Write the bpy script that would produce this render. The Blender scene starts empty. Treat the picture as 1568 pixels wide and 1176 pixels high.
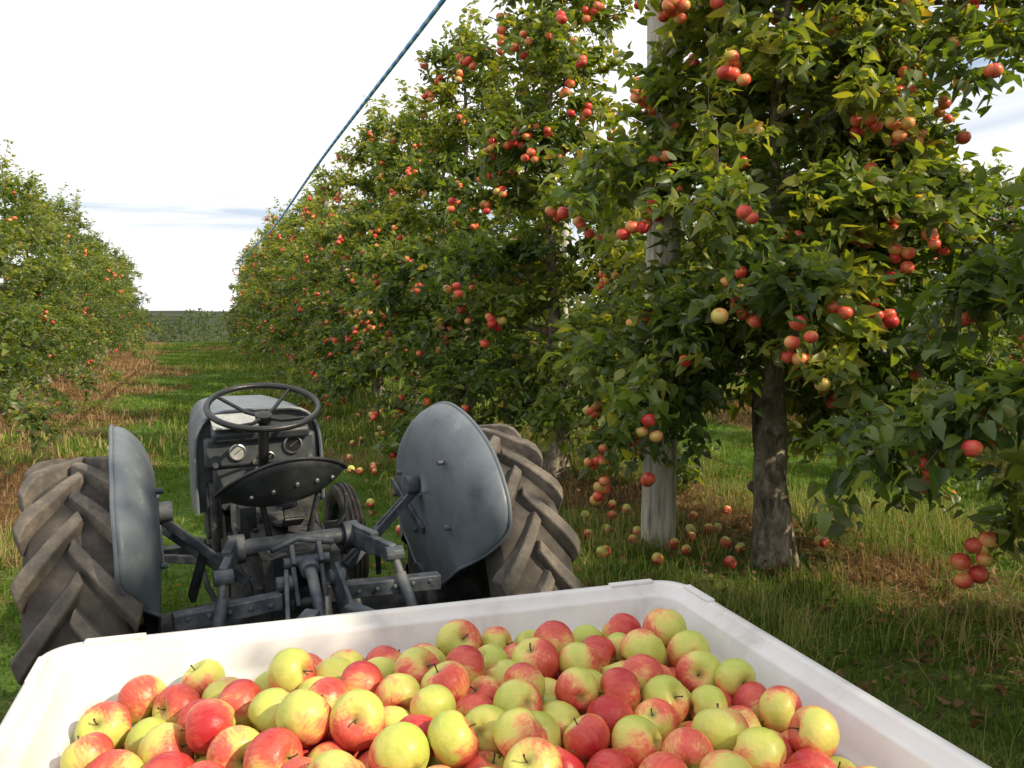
import bpy, math, random
import numpy as np
from mathutils import Vector, Matrix, Euler, noise as mnoise
R=math.radians
scene=bpy.context.scene
random.seed(7)
def link(o,parent=None):
    scene.collection.objects.link(o)
    if parent is not None: o.parent=parent
    return o
def empty(name,loc=(0,0,0)):
    e=bpy.data.objects.new(name,None); e.location=loc; e.empty_display_size=.2
    return link(e)
# ---------------------------------------------------------------- materials
def newmat(name):
    m=bpy.data.materials.new(name); m.use_nodes=True
    nt=m.node_tree; b=nt.nodes['Principled BSDF']
    return m,nt,b
def ramp(nt,fac,stops,interp='LINEAR'):
    r=nt.nodes.new('ShaderNodeValToRGB'); r.color_ramp.interpolation=interp
    el=r.color_ramp.elements
    while len(el)<len(stops): el.new(.5)
    for e,(p,c) in zip(el,stops):
        e.position=p; e.color=(c[0],c[1],c[2],1)
    nt.links.new(fac,r.inputs['Fac']); return r
def noise(nt,vec,scale,detail=5,rough=.55,dist=0):
    n=nt.nodes.new('ShaderNodeTexNoise'); n.inputs['Scale'].default_value=scale
    n.inputs['Detail'].default_value=detail; n.inputs['Roughness'].default_value=rough
    n.inputs['Distortion'].default_value=dist
    if vec is not None: nt.links.new(vec,n.inputs['Vector'])
    return n
def mapping(nt,vec,scale=(1,1,1)):
    m=nt.nodes.new('ShaderNodeMapping'); m.inputs['Scale'].default_value=scale
    nt.links.new(vec,m.inputs['Vector']); return m
def mix(nt,fac,a,b,mode='MIX'):
    m=nt.nodes.new('ShaderNodeMix'); m.data_type='RGBA'; m.blend_type=mode
    for s,v in ((0,fac),(6,a),(7,b)):
        if hasattr(v,'default_value') or hasattr(v,'links'): nt.links.new(v,m.inputs[s])
        elif isinstance(v,(int,float)): m.inputs[s].default_value=v
        else: m.inputs[s].default_value=(v[0],v[1],v[2],1)
    return m.outputs[2]
def bump(nt,b,h,strength=.4,dist=.01):
    n=nt.nodes.new('ShaderNodeBump'); n.inputs['Strength'].default_value=strength; n.inputs['Distance'].default_value=dist
    nt.links.new(h,n.inputs['Height']); nt.links.new(n.outputs[0],b.inputs['Normal'])
def mathn(nt,op,a,b=None,c=None,clamp=False):
    m=nt.nodes.new('ShaderNodeMath'); m.operation=op; m.use_clamp=clamp
    for i,v in enumerate((a,b,c)):
        if v is None: continue
        if isinstance(v,(int,float)): m.inputs[i].default_value=v
        else: nt.links.new(v,m.inputs[i])
    return m.outputs[0]
def simple(name,cols,scale=8,rough=.5,rough2=None,metal=0,bumps=.2,bdist=.004,detail=6,spec=.5,stretch=(1,1,1),thr=(.35,.65)):
    m,nt,b=newmat(name)
    tc=nt.nodes.new('ShaderNodeTexCoord'); mp=mapping(nt,tc.outputs['Object'],stretch)
    n=noise(nt,mp.outputs[0],scale,detail,.65)
    st=[(thr[0]+(thr[1]-thr[0])*i/(len(cols)-1),c) for i,c in enumerate(cols)]
    r=ramp(nt,n.outputs[0],st); nt.links.new(r.outputs[0],b.inputs['Base Color'])
    n2=noise(nt,mp.outputs[0],scale*5,6,.7)
    rr=ramp(nt,n2.outputs[0],[(.3,(rough,)*3),(.7,((rough2 or rough+.15),)*3)])
    nt.links.new(rr.outputs[0],b.inputs['Roughness'])
    b.inputs['Metallic'].default_value=metal; b.inputs['Specular IOR Level'].default_value=spec
    if bumps: bump(nt,b,n2.outputs[0],bumps,bdist)
    return m
def attr(nt,name='var'):
    a=nt.nodes.new('ShaderNodeAttribute'); a.attribute_name=name; return a
def leaf_material():
    m,nt,b=newmat('apple_leaf'); out=nt.nodes['Material Output']
    a=attr(nt)
    c=ramp(nt,a.outputs['Fac'],[(0,(.034,.066,.015)),(.4,(.080,.130,.024)),(.72,(.165,.215,.038)),(.96,(.28,.29,.065)),(1,(.36,.25,.06))])
    g=nt.nodes.new('ShaderNodeNewGeometry')
    under=mix(nt,.6,c.outputs[0],(.23,.25,.15))
    col=mix(nt,g.outputs['Backfacing'],c.outputs[0],under)
    nt.links.new(col,b.inputs['Base Color'])
    rr=mathn(nt,'MULTIPLY_ADD',g.outputs['Backfacing'],.3,.38)
    nt.links.new(rr,b.inputs['Roughness']); b.inputs['Specular IOR Level'].default_value=.5
    t=nt.nodes.new('ShaderNodeBsdfTranslucent')
    tcol=mix(nt,1.0,c.outputs[0],(3.0,2.7,.6),'MULTIPLY'); nt.links.new(tcol,t.inputs['Color'])
    ms=nt.nodes.new('ShaderNodeMixShader'); ms.inputs[0].default_value=.40
    nt.links.new(b.outputs[0],ms.inputs[1]); nt.links.new(t.outputs[0],ms.inputs[2]); nt.links.new(ms.outputs[0],out.inputs['Surface'])
    return m
def bark_material():
    m,nt,b=newmat('apple_bark')
    tc=nt.nodes.new('ShaderNodeTexCoord'); mp=mapping(nt,tc.outputs['Object'],(1,1,.45))
    n=noise(nt,mp.outputs[0],16,8,.72,.5); n2=noise(nt,tc.outputs['Object'],6,5,.65)
    c1=ramp(nt,n.outputs[0],[(.36,(.04,.032,.024)),(.5,(.20,.16,.12)),(.64,(.46,.40,.32))])
    c=mix(nt,ramp(nt,n2.outputs[0],[(.5,(0,0,0)),(.66,(.7,.7,.7))]).outputs[0],c1.outputs[0],(.24,.23,.16))
    nt.links.new(c,b.inputs['Base Color']); b.inputs['Roughness'].default_value=.85
    bump(nt,b,n.outputs[0],1.,.03); return m
def tree_apple_material():
    m,nt,b=newmat('tree_apple_skin')
    a=attr(nt); tc=nt.nodes.new('ShaderNodeTexCoord')
    n=noise(nt,tc.outputs['Object'],40,4,.6)
    f=mathn(nt,'ADD',a.outputs['Fac'],mathn(nt,'MULTIPLY_ADD',n.outputs[0],.5,-.25),clamp=True)
    r=ramp(nt,f,[(.06,(.60,.48,.12)),(.30,(.78,.34,.12)),(.54,(.74,.13,.07)),(.92,(.54,.035,.035))])
    nt.links.new(r.outputs[0],b.inputs['Base Color']); b.inputs['Roughness'].default_value=.36
    return m
def bin_apple_material(name='apple_skin',shift=.0):
    m,nt,b=newmat(name)
    tc=nt.nodes.new('ShaderNodeTexCoord'); oi=nt.nodes.new('ShaderNodeObjectInfo')
    sep=nt.nodes.new('ShaderNodeSeparateXYZ'); nt.links.new(tc.outputs['Object'],sep.inputs[0])
    off=nt.nodes.new('ShaderNodeVectorMath'); off.operation='ADD'
    cb=nt.nodes.new('ShaderNodeCombineXYZ')
    r20=mathn(nt,'MULTIPLY',oi.outputs['Random'],57.)
    for i in range(3): nt.links.new(r20,cb.inputs[i])
    nt.links.new(tc.outputs['Object'],off.inputs[0]); nt.links.new(cb.outputs[0],off.inputs[1])
    nb=noise(nt,off.outputs[0],1.1,3,.5)
    mp=mapping(nt,off.outputs[0],(9,9,1.6)); ns=noise(nt,mp.outputs[0],1.0,5,.65)
    f=mathn(nt,'MULTIPLY_ADD',sep.outputs[0],.38,.43+shift)
    f=mathn(nt,'ADD',f,mathn(nt,'MULTIPLY_ADD',oi.outputs['Random'],.42,-.17))
    f=mathn(nt,'ADD',f,mathn(nt,'MULTIPLY_ADD',nb.outputs[0],.9,-.45))
    f=mathn(nt,'ADD',f,mathn(nt,'MULTIPLY_ADD',ns.outputs[0],.55,-.275),clamp=True)
    r=ramp(nt,f,[(.0,(.44,.50,.09)),(.36,(.60,.56,.14)),(.48,(.70,.36,.13)),(.64,(.62,.115,.075)),(1,(.43,.022,.028))])
    v=nt.nodes.new('ShaderNodeTexVoronoi'); v.inputs['Scale'].default_value=11; nt.links.new(off.outputs[0],v.inputs['Vector'])
    sp=ramp(nt,v.outputs['Distance'],[(.05,(.3,.3,.3)),(.10,(0,0,0))])
    c=mix(nt,sp.outputs[0],r.outputs[0],(.75,.62,.36))
    d=mathn(nt,'SQRT',mathn(nt,'ADD',mathn(nt,'POWER',sep.outputs[0],2.),mathn(nt,'POWER',sep.outputs[1],2.)))
    rs=ramp(nt,d,[(.08,(.8,.8,.8)),(.27,(0,0,0))])
    c=mix(nt,rs.outputs[0],c,(.24,.22,.06))
    nt.links.new(c,b.inputs['Base Color'])
    rr=ramp(nt,ns.outputs[0],[(.3,(.30,.30,.30)),(.7,(.48,.48,.48))]); nt.links.new(rr.outputs[0],b.inputs['Roughness'])
    b.inputs['Specular IOR Level'].default_value=.4
    bump(nt,b,nb.outputs[0],.15,.03)
    return m
def grass_material(name,stops):
    m,nt,b=newmat(name); out=nt.nodes['Material Output']; nt.nodes.remove(b)
    b=nt.nodes.new('ShaderNodeBsdfDiffuse')
    a=attr(nt)
    c=ramp(nt,a.outputs['Fac'],stops); nt.links.new(c.outputs[0],b.inputs['Color'])
    t=nt.nodes.new('ShaderNodeBsdfTranslucent')
    tc=mix(nt,1.0,c.outputs[0],(1.8,1.7,.8),'MULTIPLY'); nt.links.new(tc,t.inputs['Color'])
    ms=nt.nodes.new('ShaderNodeMixShader'); ms.inputs[0].default_value=.3
    nt.links.new(b.outputs[0],ms.inputs[1]); nt.links.new(t.outputs[0],ms.inputs[2]); nt.links.new(ms.outputs[0],out.inputs['Surface'])
    return m
M_leaf=leaf_material(); M_bark=bark_material(); M_tapple=tree_apple_material(); M_apple=bin_apple_material(); M_apple2=bin_apple_material('windfall_skin',.18)
M_stem=simple('apple_stem',[(.05,.03,.015),(.12,.08,.03)],20,.7)
M_grass=grass_material('grass_blade',[(0,(.055,.105,.018)),(.5,(.125,.21,.034)),(.78,(.22,.28,.065)),(1,(.44,.36,.19))])
M_straw=grass_material('dry_grass_blade',[(0,(.09,.10,.03)),(.2,(.15,.085,.045)),(.6,(.27,.165,.095)),(1,(.46,.33,.20))])
M_paint=simple('grey_tractor_paint',[(.065,.078,.094),(.115,.135,.16),(.14,.165,.19),(.32,.33,.33)],6,.36,.58,0,.15,.002,thr=(.27,.78),spec=.45)
M_dash=simple('dark_dash_paint',[(.030,.034,.040),(.05,.057,.065),(.08,.09,.10)],7,.4,.6,0,.1,.002)
M_cast=simple('greasy_cast_iron',[(.014,.015,.017),(.033,.037,.042),(.095,.09,.085)],11,.45,.8,.1,.45,.005)
M_frame=simple('blue_grey_steel',[(.024,.027,.034),(.060,.072,.092),(.15,.155,.16)],10,.42,.72,.1,.35,.003)
M_black=simple('black_enamel',[(.008,.009,.010),(.022,.024,.027)],10,.28,.5,0,.1,.002)
M_seat=simple('worn_seat_steel',[(.010,.012,.013),(.026,.030,.032),(.07,.072,.07)],7,.38,.6,.1,.2,.003,thr=(.3,.8))
M_chrome=simple('bare_steel',[(.35,.35,.34),(.6,.6,.58)],20,.25,.45,.9,.05,.001)
M_glass=simple('gauge_face',[(.28,.29,.28),(.42,.43,.41)],30,.12,.2,0,0)
M_rubber=simple('dusty_rubber',[(.026,.022,.019),(.062,.053,.046),(.15,.125,.10)],7,.75,.92,0,.5,.006,thr=(.3,.72))
M_lug=simple('worn_rubber_lug',[(.050,.044,.040),(.11,.096,.082),(.24,.20,.16)],10,.72,.9,0,.6,.006,thr=(.3,.7))
M_plastic=simple('dirty_white_plastic',[(.26,.23,.20),(.52,.50,.485),(.63,.615,.61),(.68,.67,.67)],5,.38,.6,0,.2,.002,thr=(.25,.58))
M_post=simple('weathered_post_wood',[(.16,.14,.11),(.46,.43,.37),(.66,.63,.56)],9,.8,.95,0,.6,.008,stretch=(3,3,.25),thr=(.3,.6))
M_wire=simple('wire',[(.2,.2,.2),(.4,.4,.4)],10,.4,.5,.6,0)
def rope_material():
    m,nt,b=newmat('blue_rope'); tc=nt.nodes.new('ShaderNodeTexCoord')
    w=nt.nodes.new('ShaderNodeTexWave'); w.bands_direction='Y'; w.inputs['Scale'].default_value=.8; w.inputs['Distortion'].default_value=1.; nt.links.new(tc.outputs['Object'],w.inputs['Vector'])
    r=ramp(nt,w.outputs[0],[(.45,(.10,.38,1.)),(.8,(.40,.68,1.))]); nt.links.new(r.outputs[0],b.inputs['Base Color']); b.inputs['Roughness'].default_value=.5
    return m
M_rope=rope_material()

# ---------------------------------------------------------------- mesh helper
class MB:
    def __init__(s): s.v=[]; s.f=[]; s.m=[]
    def add(s,vs,fs,mat=0):
        o=len(s.v); s.v+= [tuple(p) for p in vs]; s.f+=[tuple(i+o for i in f) for f in fs]; s.m+=[mat]*len(fs)
    def box(s,c,size,rot=None,mat=0):
        hx,hy,hz=[a/2 for a in size]; vs=[Vector((x,y,z)) for z in(-hz,hz) for y in(-hy,hy) for x in(-hx,hx)]
        if rot is not None:
            M=Euler([R(a) for a in rot]).to_matrix(); vs=[M@v for v in vs]
        vs=[v+Vector(c) for v in vs]
        s.add(vs,[(0,2,3,1),(4,5,7,6),(0,1,5,4),(2,6,7,3),(0,4,6,2),(1,3,7,5)],mat)
    def bar(s,p0,p1,w,h,mat=0,up=(0,0,1)):
        p0=Vector(p0);p1=Vector(p1);d=(p1-p0).normalized();u=Vector(up)
        sd=d.cross(u)
        if sd.length<1e-3: sd=d.cross(Vector((0,1,0)))
        sd.normalize(); u=sd.cross(d)
        vs=[p+sd*a*w/2+u*b*h/2 for p in(p0,p1) for a,b in((-1,-1),(1,-1),(1,1),(-1,1))]
        s.add(vs,[(0,1,2,3),(7,6,5,4),(0,4,5,1),(1,5,6,2),(2,6,7,3),(3,7,4,0)],mat)
    def tube(s,pts,rad,n=12,mat=0,caps=True,closed=False):
        pts=[Vector(p) for p in pts]
        if isinstance(rad,(int,float)): rad=[rad]*len(pts)
        k=len(pts); vs=[]; prev=None
        for i,p in enumerate(pts):
            if closed: t=(pts[(i+1)%k]-pts[i-1])
            else: t=(pts[min(i+1,k-1)]-pts[max(i-1,0)])
            t.normalize()
            if prev is None:
                a=Vector((0,0,1)) if abs(t.z)<.9 else Vector((1,0,0)); prev=t.cross(a).normalized()
            nrm=(prev-t*prev.dot(t)).normalized(); prev=nrm; b=t.cross(nrm)
            for j in range(n):
                an=2*math.pi*j/n; vs.append(p+(nrm*math.cos(an)+b*math.sin(an))*rad[i])
        fs=[]
        for i in range(k if closed else k-1):
            i2=(i+1)%k
            for j in range(n):
                j2=(j+1)%n; fs.append((i*n+j,i*n+j2,i2*n+j2,i2*n+j))
        if caps and not closed: fs.append(tuple(range(n-1,-1,-1))); fs.append(tuple((k-1)*n+j for j in range(n)))
        s.add(vs,fs,mat)
    def lathe(s,prof,n=48,c=(0,0,0),axis='X',mat=0,closed=False):
        vs=[];k=len(prof)
        for j in range(n):
            a=2*math.pi*j/n
            for (x,r) in prof:
                if axis=='X': p=(x,-r*math.cos(a),r*math.sin(a))
                elif axis=='Z': p=(r*math.cos(a),r*math.sin(a),x)
                else: p=(r*math.cos(a),x,r*math.sin(a))
                vs.append((p[0]+c[0],p[1]+c[1],p[2]+c[2]))
        fs=[]
        for j in range(n):
            j2=(j+1)%n
            for i in range(k-1 if not closed else k):
                i2=(i+1)%k; fs.append((j*k+i,j2*k+i,j2*k+i2,j*k+i2))
        s.add(vs,fs,mat)
    def obj(s,name,mats,parent=None,smooth=True,bevel=0,loc=(0,0,0),angle=35):
        me=bpy.data.meshes.new(name); me.from_pydata(s.v,[],s.f); me.update()
        for m in mats: me.materials.append(m)
        me.polygons.foreach_set('material_index',s.m)
        import bmesh
        bm=bmesh.new(); bm.from_mesh(me); bmesh.ops.recalc_face_normals(bm,faces=bm.faces); bm.to_mesh(me); bm.free()
        o=bpy.data.objects.new(name,me); o.location=loc; link(o,parent)
        if smooth:
            me.polygons.foreach_set('use_smooth',[True]*len(me.polygons))
            try: me.set_sharp_from_angle(angle=R(angle))
            except Exception: pass
        if bevel:
            b=o.modifiers.new('bevel','BEVEL'); b.width=bevel; b.segments=2; b.limit_method='ANGLE'; b.angle_limit=R(35)
        return o
def np_mesh(name,V,quads,tris,mq,mt,mats,var,smooth=True,validate=True):
    me=bpy.data.meshes.new(name)
    nq,ntr=len(quads),len(tris)
    me.vertices.add(len(V)); me.vertices.foreach_set('co',V.astype(np.float32).ravel())
    me.loops.add(nq*4+ntr*3)
    me.loops.foreach_set('vertex_index',np.concatenate([quads.ravel(),tris.ravel()]).astype(np.int32))
    me.polygons.add(nq+ntr)
    ls=np.concatenate([np.arange(nq)*4, nq*4+np.arange(ntr)*3]).astype(np.int32)
    me.polygons.foreach_set('loop_start',ls)
    me.polygons.foreach_set('material_index',np.concatenate([mq,mt]).astype(np.int32))
    me.polygons.foreach_set('use_smooth',np.ones(nq+ntr,dtype=bool)*smooth)
    for m in mats: me.materials.append(m)
    a=me.attributes.new('var','FLOAT','POINT'); a.data.foreach_set('value',var.astype(np.float32))
    me.update(calc_edges=True)
    if validate: me.validate()
    return me

# ---------------------------------------------------------------- trees
LT=np.array([[0,0,0],[-.20,.16,0],[0,.18,0],[.20,.16,0],[-.30,.45,0],[0,.47,0],[.30,.45,0],[-.21,.75,0],[0,.77,0],[.21,.75,0],[0,1.02,0]],float)
LT[:,2]=.45*np.abs(LT[:,0])-.30*LT[:,1]**2+.08*np.sin(LT[:,1]*5)
LQ=np.array([[1,2,5,4],[2,3,6,5],[4,5,8,7],[5,6,9,8]]); LTR=np.array([[0,2,1],[0,3,2],[7,8,10],[8,9,10]])
LT2=np.array([[0,0,0],[-.30,.42,.10],[0,.5,-.03],[.30,.42,.10],[0,1.02,-.28]],float)
LQ2=np.zeros((0,4),int); LTR2=np.array([[0,2,1],[0,3,2],[1,2,4],[2,3,4]])
def nrm(a): return a/np.maximum(np.linalg.norm(a,axis=1,keepdims=True),1e-6)
def apple_template(nu=14,nv=9):
    vs=[];fs=[]
    for i in range(nv+1):
        t=math.pi*i/nv; r=math.sin(t)**.9*(1+.05*math.cos(t)); z=.88*math.cos(t)
        if i==0: z=.62;r=.03
        elif i==1: r*=1.15; z=.80
        if i==nv: z=-.72;r=.03
        for j in range(nu):
            a=2*math.pi*j/nu; vs.append((r*math.cos(a),r*math.sin(a),z))
    for i in range(nv):
        for j in range(nu):
            j2=(j+1)%nu; fs.append((i*nu+j,(i+1)*nu+j,(i+1)*nu+j2,i*nu+j2))
    return np.array(vs),np.array(fs)
AT,AF=apple_template(); AT2,AF2=apple_template(7,5)
def leaf_cloud(r,A,D,up,leafL,low,curv=(.1,2.2)):
    n=len(A); lt,lq,ltr=(LT2,LQ2,LTR2) if low else (LT,LQ,LTR)
    Nn=nrm(up-D*(up*D).sum(1,keepdims=True)); S=np.cross(D,Nn)
    L=leafL*r.uniform(.5,1.2,(n,1,1)); W=r.uniform(.8,1.15,(n,1,1)); cur=r.uniform(curv[0],curv[1],(n,1,1))
    V=(A+D*.018)[:,None,:]+L*(lt[None,:,0:1]*W*S[:,None,:]+lt[None,:,1:2]*D[:,None,:]+lt[None,:,2:3]*cur*Nn[:,None,:])
    off=np.arange(n)[:,None,None]*len(lt)
    return V.reshape(-1,3),(lq[None]+off).reshape(-1,4),(ltr[None]+off).reshape(-1,3),len(lt)
def gen_tree(name,seed,H=5.2,nsc=40,Lmax=1.75,napple=120,zlow=.85,leafL=.078,trunk_r=.115,extra=None,density=1.0,dup=1.2,low=False,pw=.92):
    r=np.random.default_rng(seed); rd=random.Random(seed)
    mb=MB()
    ph=[rd.uniform(0,6) for _ in range(4)]
    def tp(z): return Vector((.05*math.sin(z*1.3+ph[0])-.05*math.sin(ph[0])+.02*math.sin(z*4+ph[1])-.02*math.sin(ph[1]),.05*math.sin(z*1.1+ph[2])-.05*math.sin(ph[2]),z))
    zs=np.concatenate([[-.06],np.linspace(0,1.4,18),np.linspace(1.6,H,14)])
    def tr(z):
        t=max(z,0)/H; k=1 if z<1.3 else max(.6,1-.4*(z-1.3)/.7)
        return k*trunk_r*(1-t)**.9*(1+.40*math.exp(-max(z,0)*9))+.006
    n=18; vs=[];fs=[]
    for i,z in enumerate(zs):
        c=tp(z)
        for j in range(n):
            a=2*math.pi*j/n; rr=tr(z)*(1+.20*mnoise.noise(Vector((math.cos(a)*1.6,math.sin(a)*1.6,z*2.6+seed)))+.12*mnoise.noise(Vector((math.cos(a)*4,math.sin(a)*4,z*6))))
            vs.append((c.x+rr*math.cos(a),c.y+rr*math.sin(a),z))
    for i in range(len(zs)-1):
        for j in range(n): fs.append((i*n+j,i*n+(j+1)%n,(i+1)*n+(j+1)%n,(i+1)*n+j))
    mb.add(vs,fs,0)
    for k in range(9):
        z=rd.uniform(.4,1.35); a=rd.uniform(0,6.28); c=tp(z); d=Vector((math.cos(a),math.sin(a),.35)); rr=tr(z); q=rd.uniform(.7,1.2)
        mb.tube([c+d*rr*.5,c+d*(rr*.9),c+d*(rr+.02),c+d*(rr+.032),c+d*(rr+.022)],[.065*q,.055*q,.042*q,.026*q,.008],10,0)
    anchors=[] ; tang=[]; clump=[]; apos=[]
    def leafy(pts,spacing,c,start=0.):
        for i in range(len(pts)-1):
            a,b=pts[i],pts[i+1]; L=(b-a).length; k=int(L/spacing*density+rd.random())
            if (i+.5)/(len(pts)-1)<start: continue
            t=(b-a)/max(L,1e-5)
            for q in range(k): anchors.append(a.lerp(b,rd.random())); tang.append(t); clump.append(c)
    specs=[]
    for i in range(nsc):
        t=(i+.5)/nsc; z0=zlow+(H-zlow-.25)*t**1.1
        L=(Lmax*(1-t)**pw+.34)*rd.uniform(.62,1.16); az=i*2.399+rd.uniform(-.4,.4)
        specs.append((z0,L,az,rd.uniform(.10,.5)+.25*t,rd.uniform(.30,.70)*(1-.5*t)))
    if extra: specs+=extra
    for (z0,L,az,up,droop) in specs:
        c0=tp(z0); d=Vector((math.cos(az),math.sin(az),0)); sd=Vector((-d.y,d.x,0)); w=rd.uniform(-.18,.18)
        pts=[]; m=9
        for k in range(m+1):
            s=k/m; pts.append(c0+d*L*s*(1-.1*s)+sd*(w*L*s*s+.03*math.sin(s*7+az))+Vector((0,0,L*(up*s-droop*s*s)+.02*math.sin(s*9+az*3))))
        r0=.006+.010*L
        mb.tube(pts,[r0*(1-.8*k/m)+.002 for k in range(m+1)],6 if not low else 4,0,caps=False)
        bc=rd.uniform(-.24,.24)
        leafy(pts,.035,bc,.15)
        ns=int(6+L*7)
        for q in range(ns):
            s=rd.uniform(.12,1.0); ii=min(int(s*m),m-1); p=pts[ii].lerp(pts[ii+1],s*m-ii)
            tg=(pts[ii+1]-pts[ii]).normalized()
            dirv=(tg*rd.uniform(.25,.9)+sd*rd.choice((-1,1))*rd.uniform(.3,1.)+Vector((0,0,rd.uniform(-.6,.75)))).normalized()
            l=rd.uniform(.16,.50)*(1.1-.35*s)*(.75+.25*L)
            sp=[p]; dv=dirv.copy()
            for k in range(4):
                sp.append(sp[-1]+dv*l/4); dv=(dv+Vector((rd.uniform(-.15,.15),rd.uniform(-.15,.15),-.13))).normalized()
            if not low or q%3==0: mb.tube(sp,[.006,.005,.004,.003,.002],4 if not low else 3,0,caps=False)
            leafy(sp,.0170,bc+rd.uniform(-.14,.14))
            if s>.3 and rd.random()<.95: apos.append((sp[rd.choice((3,4,4))]+d*.035,s))
        if rd.random()<.40:
            s=rd.uniform(.4,1); ii=min(int(s*m),m-1); p=pts[ii]; l=rd.uniform(.3,.85)
            dv=Vector((rd.uniform(-.35,.35),rd.uniform(-.35,.35),1)).normalized(); sp=[p+dv*l*k/5+Vector((.02*math.sin(k),.02*math.cos(k*2),0)) for k in range(6)]
            mb.tube(sp,[.005,.005,.004,.003,.002,.002],4,0,caps=False); leafy(sp,.020,bc+.16)
    for q in range(8):
        p=tp(H-rd.uniform(0,.9)); l=rd.uniform(.3,.75); dv=Vector((rd.uniform(-.4,.4),rd.uniform(-.4,.4),1)).normalized(); sp=[p+dv*l*k/5 for k in range(6)]
        mb.tube(sp,[.006,.005,.004,.003,.003,.002],4,0,caps=False); leafy(sp,.018,.12)
    A=np.array([tuple(a) for a in anchors]); T=nrm(np.array([tuple(a) for a in tang])); C=np.array(clump)
    nd=int(len(A)*dup); idx=r.integers(0,len(A),nd)
    idx=idx[r.random(nd)<np.clip(1.15-.15*A[idx,2],.25,1)]
    A2=A[idx]+r.normal(size=(len(idx),3))*np.array([.08,.08,.07]); A=np.concatenate([A,A2]); T=np.concatenate([T,T[idx]]); C=np.concatenate([C,C[idx]-.03])
    n=len(A)
    rv=r.normal(size=(n,3)); P=nrm(rv-T*(rv*T).sum(1,keepdims=True))
    P[:,2]=np.where(P[:,2]<-.3,-P[:,2]*.6,P[:,2])
    D=nrm(T*r.uniform(.1,.9,(n,1))+P+np.array([0,0,-.22]))
    up=np.array([[0,0,1.]])+r.normal(size=(n,3))*.62
    LV,lq,lt_,nvl=leaf_cloud(r,A,D,up,leafL,low)
    lv=np.clip(.44+C+r.normal(size=n)*.21+.05*(A[:,2]-2.2),0,.96); lv=np.where(r.random(n)<.008,1,lv)
    base=len(mb.v); quads=lq+base; tris=lt_+base
    bq=np.array([f for f in mb.f if len(f)==4])
    bt=np.array([f for f in mb.f if len(f)==3]).reshape(-1,3)
    rd.shuffle(apos); aps=[]
    for p,s in apos:
        if len(aps)>=napple: break
        k=rd.choice((1,1,2,3,3,4,5))
        for q in range(k):
            aps.append((p.x+rd.uniform(-.06,.06)*(k>1),p.y+rd.uniform(-.06,.06)*(k>1),p.z-.04-rd.uniform(0,.06)-(.03 if k>2 else 0)*q,rd.uniform(.034,.045)))
    aps=np.array(aps); na=len(aps); at,af=(AT2,AF2) if low else (AT,AF)
    ax=nrm(np.stack([r.normal(size=na)*.3,r.normal(size=na)*.3,np.ones(na)],1)); ref=nrm(r.normal(size=(na,3))); s1=nrm(np.cross(ax,ref)); s2=np.cross(ax,s1)
    AV=aps[:,None,:3]+aps[:,None,3:4]*(at[None,:,0:1]*s1[:,None]+at[None,:,1:2]*s2[:,None]+at[None,:,2:3]*ax[:,None])
    bd=nrm(r.normal(size=(na,3))*.6+np.array([.4,-.4,.3])); rel=(AV-aps[:,None,:3])/aps[:,None,3:4]
    av=np.clip(.50+.30*(rel*bd[:,None]).sum(2)+r.uniform(-.26,.34,(na,1)),0,1)
    ab=base+len(LV); aq=(af[None]+ab+np.arange(na)[:,None,None]*len(at)).reshape(-1,4)
    VV=np.concatenate([np.array(mb.v),LV,AV.reshape(-1,3)])
    var=np.concatenate([np.zeros(base),np.repeat(lv,nvl),av.ravel()])
    Q=np.concatenate([bq,quads,aq]); mq=np.concatenate([np.zeros(len(bq)),np.ones(len(quads)),np.full(len(aq),2)])
    TT=np.concatenate([bt,tris]); mt=np.concatenate([np.zeros(len(bt)),np.ones(len(tris))])
    return np_mesh(name,VV,Q,TT,mq,mt,[M_bark,M_leaf,M_tapple],var)
RX=3.55
ex=[(1.45,1.15,2.2,.15,.75),(1.5,1.05,2.7,.1,.65),(1.5,1.2,1.75,.12,.7),(1.9,1.3,2.35,.1,.5),(1.45,1.05,-.9,.1,.95),(1.5,1.25,-1.25,.15,.75),(1.9,1.3,-1.0,.15,.55),(2.2,1.3,-2.4,.1,.5),(2.0,1.2,-2.7,.1,.45),
    (2.5,1.9,-.95,.30,.32),(2.8,1.9,-.6,.35,.30),(3.1,1.8,-1.25,.40,.30),(3.4,1.6,-.9,.45,.30),(2.3,1.8,-1.5,.25,.4),(3.7,1.4,-1.1,.5,.3),(2.6,1.5,2.3,.3,.4),(2.1,1.9,-.75,.2,.42),
    (1.7,1.15,-1.05,.1,1.0),(1.5,1.3,-.65,.1,.85),(1.35,1.1,-.2,.1,.8),(1.4,1.25,1.4,.1,.7)]
tree_near=gen_tree('apple_tree_near',11,H=5.2,nsc=50,Lmax=1.5,napple=520,zlow=1.35,trunk_r=.118,density=1.0,dup=1.0,leafL=.100,extra=ex,pw=.85)
kw=dict(dup=1.1,leafL=.096)
tv=[gen_tree('apple_tree_a',21,H=5.3,nsc=46,napple=340,zlow=.65,**kw),gen_tree('apple_tree_b',32,H=5.0,nsc=46,napple=380,zlow=.6,Lmax=1.75,**kw),gen_tree('apple_tree_c',43,H=5.5,nsc=46,napple=320,zlow=.7,Lmax=1.65,**kw)]
kf=dict(dup=.55,leafL=.13,density=.52,low=True)
tf=[gen_tree('apple_tree_d',61,H=5.2,nsc=42,napple=170,zlow=.7,**kf),gen_tree('apple_tree_e',72,H=4.8,nsc=40,napple=150,zlow=.65,Lmax=1.6,**kf)]
kf2=dict(dup=.55,leafL=.105,density=.68,low=True)
tl=[gen_tree('apple_tree_f',81,H=4.9,nsc=42,napple=34,zlow=.75,Lmax=1.6,**kf2),gen_tree('apple_tree_g',92,H=5.1,nsc=40,napple=26,zlow=.8,Lmax=1.5,**kf2)]
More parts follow.
